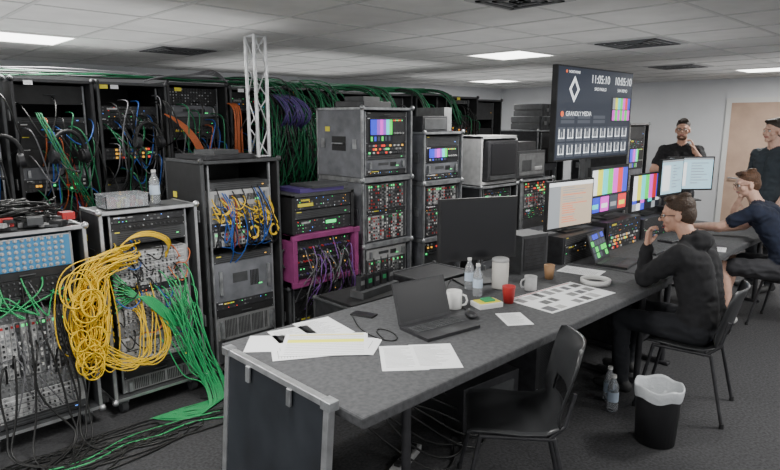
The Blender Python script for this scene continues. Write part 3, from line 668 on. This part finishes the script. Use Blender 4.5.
# ------------------------------------------------------------------ chairs
PLA=mat('chair_plastic',(.032,.033,.035),.32)
def chair(u,v,yaw,name='office_chair'):
    b=MB(TR(u,v,0,yaw))
    prof=[(.22,.435),(.20,.452),(.1,.455),(-.02,.447),(-.13,.45),(-.19,.475),(-.225,.54),(-.245,.62),(-.265,.7),(-.285,.78),(-.30,.835),(-.31,.85)]
    wid=[.40,.43,.45,.45,.44,.42,.40,.42,.45,.46,.42,.34]
    NX=10; vs=[];fs=[]
    for (py,pz),w in zip(prof,wid):
        for i in range(NX+1):
            s=i/NX*2-1; cz=.018*s*s if pz<.5 else 0; cy=.05*s*s if pz>.5 else 0
            vs.append((s*w/2,py+cy,pz+cz))
    n0=len(vs); R_=len(prof)
    vs2=[(x,y-(.012 if z>.5 else 0),z-(.012 if z<=.5 else .0)) for x,y,z in vs]; vs=vs+vs2
    for r in range(R_-1):
        for i in range(NX):
            if r in(6,) and 2<=i<=7: continue
            a=r*(NX+1)+i; fs.append((a,a+1,a+NX+2,a+NX+1)); a+=n0; fs.append((a,a+NX+1,a+NX+2,a+1))
    for r in range(R_-1):
        for i in(0,NX):
            a=r*(NX+1)+i; fs.append((a,a+NX+1,n0+a+NX+1,n0+a))
    for r in(0,R_-1):
        for i in range(NX):
            a=r*(NX+1)+i; fs.append((a,a+1,n0+a+1,n0+a))
    b.add(vs,fs,PLA,True)
    for s in(-1,1):
        x=s*.2
        b.tube([(x*1.15,.24,.01),(x,.16,.435),(x,-.17,.435),(x*1.15,-.27,.01)],.011,BLK2,10)
        b.tube([(x,-.15,.44),(x,-.215,.5),(x,-.25,.66)],.010,BLK2,8)
        for yy in(.24,-.27): b.cyl((x*1.15,yy,0),(x*1.15,yy,.03),.015,.013,BLK,10)
    b.cyl((-.2,.1,.43),(.2,.1,.43),.009,.009,BLK2,8);b.cyl((-.2,-.13,.43),(.2,-.13,.43),.009,.009,BLK2,8)
    return b.obj(name)
chair(2.30,1.53,40); chair(3.98,1.33,10); chair(6.25,1.27,0)
# ------------------------------------------------------------------ bin, floor bottles, under desk
b=MB(TR(3.37,1.25,0)); BINM=mat('bin_plastic',(.02,.02,.022),.45); LIN=mat('bin_liner',(.55,.57,.59),.35,bump=.6,nscale=25)
b.lathe((0,0,0),[(0,.002),(.11,.002),(.125,.33)],BINM,28)
pr=[(.129,.285),(.132,.31),(.135,.345),(.13,.355),(.12,.34),(.108,.1),(0,.09)]
n=40; vs=[]
for r,z in pr:
    for k in range(n):
        t=2*math.pi*k/n; rr=r*(1+.012*math.sin(9*t+z*20)); vs.append((rr*math.cos(t),rr*math.sin(t),z+(.008*math.sin(5*t) if z>.25 else 0)))
b.add(vs,[(i*n+k,i*n+(k+1)%n,(i+1)*n+(k+1)%n,(i+1)*n+k) for i in range(len(pr)-1) for k in range(n)],LIN,True)
b.obj('waste_bin')
bottle(3.55,1.60,0,1.1);bottle(3.66,1.68,0,1.1)
b=MB(TR(3.5,2.25,0,5)); b.box(-.2,.2,-.2,.2,.01,.42,BLK2); unit(b,-.18,.18,-.2,.05,.38,'vent'); b.obj('computer_tower',bevel=.006)
b=MB(TR(2.85,2.25,0,-5)); b.box(-.25,.25,-.22,.22,.01,.3,BLK2); b.box(-.2,.2,-.225,-.22,.05,.25,DG); b.obj('equipment_bag',bevel=.03)
b=MB(TR(4.9,2.2,0,0)); b.box(-.3,.3,-.22,.22,.01,.5,BLK2); unit(b,-.27,.27,-.22,.05,.45,'vent'); b.obj('computer_tower',bevel=.006)
cables('under_desk_cables',[[(1.9+R.uniform(-.2,.2),2.4,.5),(2.0+k*.1,2.2,.2),(2.1+k*.1,2.0+R.uniform(-.2,.2),.01),(2.4+k*.1,1.9,.01),(2.6+k*.1,2.2,.01),(2.7+k*.12,2.5,.3)] for k in range(9)],.006,BKC)
b=MB(TR(2.15,2.1,0,20)); b.box(-.15,.15,-.03,.03,.0,.04,LG)
for i in range(4): b.box(-.12+i*.065,-.08+i*.065,-.018,.018,.04,.06,BLK)
b.obj('power_strip',bevel=.004)
b=MB(TR(2.75,3.1,0)); plaincase(b,-.3,.3,-.2,.2,.02,.62,BLK2,DG); b.box(-.28,.28,-.18,.18,.625,.64,BLK);b.obj('flight_case')
b=MB(TR(2.8,3.05,.641,8)); b.box(-.2,.2,-.06,.06,0,.05,DG)
for k in range(5):
    x=-.16+k*.08; b.box(x-.025,x+.025,-.02,.02,.03,.15,BLK2); b.cyl((x-.015,0,.15),(x-.015,0,.25),.006,.004,BLK,6); b.cyl((x+.012,0,.15),(x+.012,0,.17),.006,.006,DG,6); b.box(x-.018,x+.018,-.022,-.02,.09,.12,GNP if k%2 else MG)
b.obj('radio_charger_rack')
b=MB(TR(3.4,3.05,0)); plaincase(b,-.25,.25,-.2,.2,.02,.68,BLK2,DG); b.box(-.2,.2,-.212,-.2,.5,.66,DG);b.box(-.15,.0,-.218,-.212,.55,.6,LG);b.obj('flight_case')
# ------------------------------------------------------------------ people
def blob(name,prims,voxel,l2m,parent,smooth=4,M=Matrix.Identity(4),folds=0.0):
    b=MB()
    for p in prims:
        if p[0]=='e': 
            _,c,r,lab=p; b.sph(c,r,BLK,20)
        else:
            _,a,c,ra,rb,lab=p; b.cyl(a,c,ra,rb,BLK,16); b.sph(a,ra*.995,BLK,16); b.sph(c,rb*.995,BLK,16)
    o=b.obj(name+'_tmp'); m=o.modifiers.new('r','REMESH'); m.mode='VOXEL'; m.voxel_size=voxel; m.adaptivity=0
    s=o.modifiers.new('s','SMOOTH'); s.iterations=smooth; s.factor=.5
    dg=bpy.context.evaluated_depsgraph_get(); me=bpy.data.meshes.new_from_object(o.evaluated_get(dg))
    bpy.data.objects.remove(o)
    labs=list(l2m.keys()); me.materials.clear()
    for l in labs: me.materials.append(l2m[l])
    n=len(me.polygons); c=np.zeros(n*3); me.polygons.foreach_get('center',c); c=c.reshape(-1,3)
    best=np.full(n,1e9); idx=np.zeros(n,int)
    for p in prims:
        if p[0]=='e':
            r=np.array(p[2] if isinstance(p[2],(tuple,list)) else (p[2],)*3); d=(np.linalg.norm((c-np.array(p[1]))/r,axis=1)-1)*r.min()
        else:
            a=np.array(p[1]);e=np.array(p[2])-a; L=max(1e-9,e@e); t=np.clip(((c-a)@e)/L,0,1)
            d=np.linalg.norm(c-a-t[:,None]*e,axis=1)-(p[3]+(p[4]-p[3])*t)
        w=d<best; best[w]=d[w]; idx[w]=labs.index(p[-1])
    me.polygons.foreach_set('material_index',idx.astype(np.int32)); me.polygons.foreach_set('use_smooth',[True]*n)
    if folds>0:   # cloth folds: push clothed vertices along their normals
        from mathutils import noise as NZ
        cloth=set()
        for p_,i_ in zip(me.polygons,idx):
            if labs[i_] in('shirt','pants'): cloth.update(p_.vertices)
        nr=[v.normal.copy() for v in me.vertices]
        for i_ in cloth:
            v=me.vertices[i_]; q=v.co
            f=NZ.noise(V((q.x*9,q.y*9,q.z*22)))+.6*NZ.noise(V((q.x*24+5,q.y*20,q.z*14)))
            v.co=q+nr[i_]*(folds*(1-abs(f)*2.2))
    me.transform(M); me.name=name; ob=bpy.data.objects.new(name,me); COL.objects.link(ob); ob.parent=parent; return ob
def lerp(a,b,t): return tuple(a[i]+(b[i]-a[i])*t for i in range(3))
def off(a,d): return tuple(a[i]+d[i] for i in range(3))
def person(name,loc,yaw,J,shirt,pants,skin,hair,shoe,short_sl=True,shorts=False,beard=False,glasses=False,headyaw=0,headpitch=0,headroll=0,hood=False,curl=(.5,.5),hdir=(None,None),bulk=1.0):
    par=empty(name); M=TR(*loc,yaw)
    L={'shirt':shirt,'pants':pants,'skin':skin,'shoe':shoe}
    P=[];N=J['neck'];Cc=J['chest'];Wt=J['waist'];Pv=J['pelvis']
    P.append(('c',off(Pv,(-.08,0,-.01)),off(Pv,(.08,0,-.01)),.11,.11,'pants'))
    for s in(-1,1):
        P.append(('c',off(Pv,(s*.06,0,.06)),off(Wt,(s*.055,0,0)),.108*bulk,.098*bulk,'shirt'))
        P.append(('c',off(Wt,(s*.055,0,0)),off(Cc,(s*.07,0,0)),.098*bulk,.104*bulk,'shirt'))
    P.append(('c',J['shL'],J['shR'],.062,.062,'shirt'))
    for s,k in((-1,'L'),(1,'R')):
        sh,el,wr=J['sh'+k],J['el'+k],J['wr'+k]
        P.append(('c',off(Cc,(s*.07,0,.02)),sh,.095*bulk,.064*bulk,'shirt')); P.append(('c',lerp(N,Cc,.1),sh,.052,.058,'shirt'))
        if short_sl:
            m=lerp(sh,el,.62); P.append(('c',sh,m,.062,.060,'shirt')); P.append(('c',lerp(sh,el,.5),el,.046,.040,'skin')); P.append(('c',el,lerp(el,wr,.35),.040,.040,'skin')); P.append(('c',lerp(el,wr,.35),wr,.040,.026,'skin'))
        else:
            P.append(('c',sh,el,.064*bulk,.053*bulk,'shirt')); P.append(('c',el,lerp(el,wr,.95),.053*bulk,.037,'shirt'))
        hp,kn,an=J['hp'+k],J['kn'+k],J['an'+k]
        if shorts:
            P.append(('c',hp,lerp(hp,kn,.8),.095,.082,'pants')); P.append(('c',lerp(hp,kn,.6),kn,.064,.056,'skin')); P.append(('c',kn,lerp(kn,an,.35),.054,.056,'skin'));P.append(('c',lerp(kn,an,.35),an,.056,.034,'skin'))
        else:
            P.append(('c',hp,kn,.09,.064,'pants')); P.append(('c',kn,an,.062,.048,'pants'))
        toe=J['toe'+k]; P.append(('c',off(an,(0,-.04,-.045)),toe,.042,.034,'shoe')); P.append(('c',an,off(an,(0,-.03,-.04)),.042,.042,'shoe'))
    hd=J['head']; P.append(('c',N,lerp(N,hd,.75),.055,.053,'skin'))
    if hood:
        P.append(('e',off(N,(0,-.065,.0)),(.11,.075,.065),'shirt')); P.append(('c',off(N,(-.07,-.02,-.01)),off(N,(.07,-.02,-.01)),.05,.05,'shirt'))
    blob('body',P,.011,L,par,4,M,folds=.0065)
    HP=[]
    for s,k,cu,hv in((-1,'L',curl[0],hdir[0]),(1,'R',curl[1],hdir[1])):
        el=V(J['el'+k]);wr=V(J['wr'+k]); d=(V(hv[0]) if hv else (wr-el)).normalized()
        nrm=V(hv[1]) if hv else V((0,0,-1)); nrm=(nrm-d*nrm.dot(d)).normalized(); sd=d.cross(nrm).normalized()
        if (hv and hv[2]<0): sd=-sd
        for o_ in(-.026,-.009,.009,.026): HP.append(('c',tuple(wr+sd*o_*.6),tuple(wr+d*.085+sd*o_),.016,.014,'skin'))
        HP.append(('c',tuple(wr-d*.03),tuple(wr+d*.01),.027,.026,'skin'))
        for i,(o_,ln) in enumerate(((.028,.072),(.010,.080),(-.009,.074),(-.027,.058))):
            p=wr+d*.088+sd*o_; ang=0; r=.0095
            for j,fr in enumerate((.45,.3,.25)):
                ang+=cu*(.5+.5*j)*.9; dd=d*math.cos(ang)+nrm*math.sin(ang); p2=p+dd*ln*fr; HP.append(('c',tuple(p),tuple(p2),r,r-.0008,'skin')); p=p2; r-=.0008
        p=wr+d*.02+sd*.03; q1=p+(d*.5+sd*.7+nrm*.3).normalized()*.042; q2=q1+(d*.85+sd*.25+nrm*.4).normalized()*.034
        HP.append(('c',tuple(p),tuple(q1),.0125,.011,'skin'));HP.append(('c',tuple(q1),tuple(q2),.011,.009,'skin'))
    blob('hands',HP,.0045,{'skin':skin},par,2,M)
    hs='hair'
    HD=[('e',(0,-.012,.035),(.074,.093,.080),'skin'),('e',(0,.018,-.03),(.060,.068,.078),'skin'),('e',(0,.062,-.088),(.027,.022,.022),'skin'),
        ('c',(0,.084,.012),(0,.104,-.022),.009,.014,'skin'),('c',(-.034,.074,.030),(.034,.074,.030),.012,.012,'skin'),
        ('e',(.045,.052,-.02),(.022,.025,.028),'skin'),('e',(-.045,.052,-.02),(.022,.025,.028),'skin'),
        ('c',(-.019,.082,-.055),(.019,.082,-.055),.009,.009,'lip'),('e',(.078,-.008,-.008),(.010,.020,.032),'skin'),('e',(-.078,-.008,-.008),(.010,.020,.032),'skin'),
        ('e',(0,-.022,.060),(.080,.092,.074),hs),('e',(0,-.05,.008),(.077,.066,.085),hs),('e',(0,.02,.108),(.055,.05,.025),hs),
        ('e',(.03,.05,.105),(.03,.03,.02),hs),('e',(-.035,.03,.112),(.03,.03,.02),hs),('e',(.0,-.05,.125),(.045,.04,.02),hs),
        ('c',(0,-.03,-.05),(0,-.045,-.13),.052,.054,'skin')]
    if beard: HD+= [('e',(0,.022,-.084),(.061,.060,.040),'beard'),('e',(0,.062,-.098),(.028,.024,.024),'beard')]
    HM=M@Matrix.Translation(hd)@Matrix.Rotation(math.radians(headyaw),4,'Z')@Matrix.Rotation(math.radians(headpitch),4,'X')@Matrix.Rotation(math.radians(headroll),4,'Y')
    blob('head',HD,.0055,{'skin':skin,'hair':hair,'lip':mat('lips',(.38,.16,.13),.5),'beard':mat('beard_brown',(.13,.065,.04),.7)},par,2,HM)
    b=MB(HM)
    for s in(-1,1):
        b.sph((s*.031,.077,.006),(.014,.009,.009),WHT,10); b.sph((s*.031,.0845,.006),(.006,.003,.006),BLK,8); b.cyl((s*.018,.088,.022),(s*.046,.080,.022),.003,.002,hair,6)
        if glasses:
            pts=[(s*.033+.022*math.cos(t),.098,.004+.017*math.sin(t)) for t in [i*math.pi/6 for i in range(13)]]; b.tube(pts,.0018,BLK,5)
            b.cyl((s*.054,.096,.01),(s*.08,-.005,.006),.002,.002,BLK,6)
    if glasses: b.cyl((-.012,.1,.008),(.012,.1,.008),.002,.002,BLK,6)
    b.obj('face_details',par)
    return par
SKN=mat('skin',(.56,.32,.23),.5,noise=.12,nscale=25); SKN2=mat('skin_pale',(.62,.38,.29),.5,noise=.12,nscale=25)
HB=mat('hair_brown',(.045,.024,.012),.6,noise=.4,nscale=80,bump=.8); HR=mat('hair_auburn',(.09,.042,.02),.6,noise=.4,nscale=80,bump=.8); HK=mat('hair_dark',(.03,.02,.014),.6,noise=.4,nscale=80,bump=.8)
HOOD=mat('black_hoodie',(.014,.014,.016),.95,noise=.3,nscale=20); NAVY=mat('navy_tee',(.010,.015,.034),.9,noise=.25,nscale=18); TEE=mat('black_tee',(.013,.013,.015),.9,noise=.25,nscale=18)
TRO=mat('dark_trousers',(.014,.015,.019),.9); SHO=mat('shorts_fabric',(.04,.04,.045),.9); SHOE=mat('shoe_dark',(.03,.03,.03),.6); SHW=mat('shoe_white',(.6,.6,.58),.6); GTE=mat('slate_tee',(.03,.04,.05),.85)
J1=dict(pelvis=(0,-.04,.56),waist=(0,-.03,.73),chest=(.01,.02,.93),neck=(.01,.08,1.10),head=(.02,.17,1.245),
 shL=(-.17,.06,1.02),elL=(-.10,.30,.825),wrL=(-.035,.325,1.03),shR=(.20,.05,1.02),elR=(.30,.24,.84),wrR=(.09,.33,.835),
 hpL=(-.10,.0,.54),knL=(-.14,.42,.53),anL=(-.16,.38,.10),toeL=(-.18,.54,.04),hpR=(.10,.0,.54),knR=(.17,.42,.53),anR=(.19,.5,.1),toeR=(.2,.66,.04))
person('seated_man',(3.99,1.30,0),0,J1,HOOD,TRO,SKN,HB,SHOE,short_sl=False,glasses=True,headyaw=16,headpitch=-8,hood=True,curl=(.9,.6),hdir=(((.18,.02,1),(.1,-1,0),1),((-1,.2,0),(0,0,-1),-1)),bulk=1.15)
J2=dict(pelvis=(0,-.02,.57),waist=(0,.02,.75),chest=(-.01,.16,.97),neck=(-.03,.26,1.12),head=(-.05,.35,1.275),
 shL=(-.21,.22,1.06),elL=(-.24,.48,.90),wrL=(-.14,.74,.86),shR=(.17,.2,1.05),elR=(.26,.42,.85),wrR=(.12,.62,.81),
 hpL=(-.10,.0,.55),knL=(-.20,.43,.53),anL=(-.22,.34,.10),toeL=(-.25,.50,.04),hpR=(.10,.0,.55),knR=(.14,.44,.53),anR=(.14,.5,.1),toeR=(.15,.66,.04))
person('seated_man',(6.13,1.30,0),0,J2,NAVY,SHO,SKN2,HR,SHW,shorts=True,glasses=True,headyaw=35,headpitch=-10,curl=(.3,.3),hdir=(((.1,1,-.1),(0,0,-1),1),((-.4,.8,0),(0,0,-1),-1)),bulk=1.1)
def standing():
    return dict(pelvis=(0,0,.98),waist=(0,0,1.15),chest=(0,.0,1.38),neck=(0,-.01,1.55),head=(0,.03,1.73),
 shL=(-.19,0,1.48),shR=(.19,0,1.48),elL=(-.27,-.02,1.18),wrL=(-.24,.14,.95),elR=(.27,-.02,1.18),wrR=(.24,.14,.95),
 hpL=(-.10,0,.95),knL=(-.12,.02,.52),anL=(-.13,-.02,.10),toeL=(-.15,.14,.04),hpR=(.10,0,.95),knR=(.12,.02,.52),anR=(.13,-.02,.10),toeR=(.15,.14,.04))
J3=standing(); J3.update(elL=(-.30,.12,1.26),wrL=(-.14,.14,1.50),elR=(.30,.12,1.24),wrR=(.0,.24,1.27))
person('standing_man',(7.75,2.87,0),math.degrees(math.atan2(.93,-.35)),J3,TEE,TRO,SKN,HK,SHOE,beard=True,glasses=True,headyaw=-6,curl=(.8,.4),hdir=(((.3,0,1),(1,0,0),1),((-1,.1,0),(0,-1,0),-1)),bulk=1.08)
J4=standing()
person('standing_man',(7.40,1.80,0),60,J4,GTE,TRO,SKN2,HK,SHOE,bulk=1.08)
# ------------------------------------------------------------------ camera
cam=bpy.data.cameras.new('camera'); cam.sensor_width=36; cam.lens=600/780*36; cam.clip_start=.05
o=bpy.data.objects.new('camera',cam); COL.objects.link(o); o.location=(0,0,1.85)
o.rotation_euler=(math.radians(90)-math.atan(115/600),0,-math.radians(44)); SC.camera=o
w=bpy.data.worlds.new('world'); SC.world=w; w.use_nodes=True; w.node_tree.nodes['Background'].inputs[0].default_value=(.97,.98,1,1); w.node_tree.nodes['Background'].inputs[1].default_value=1.0
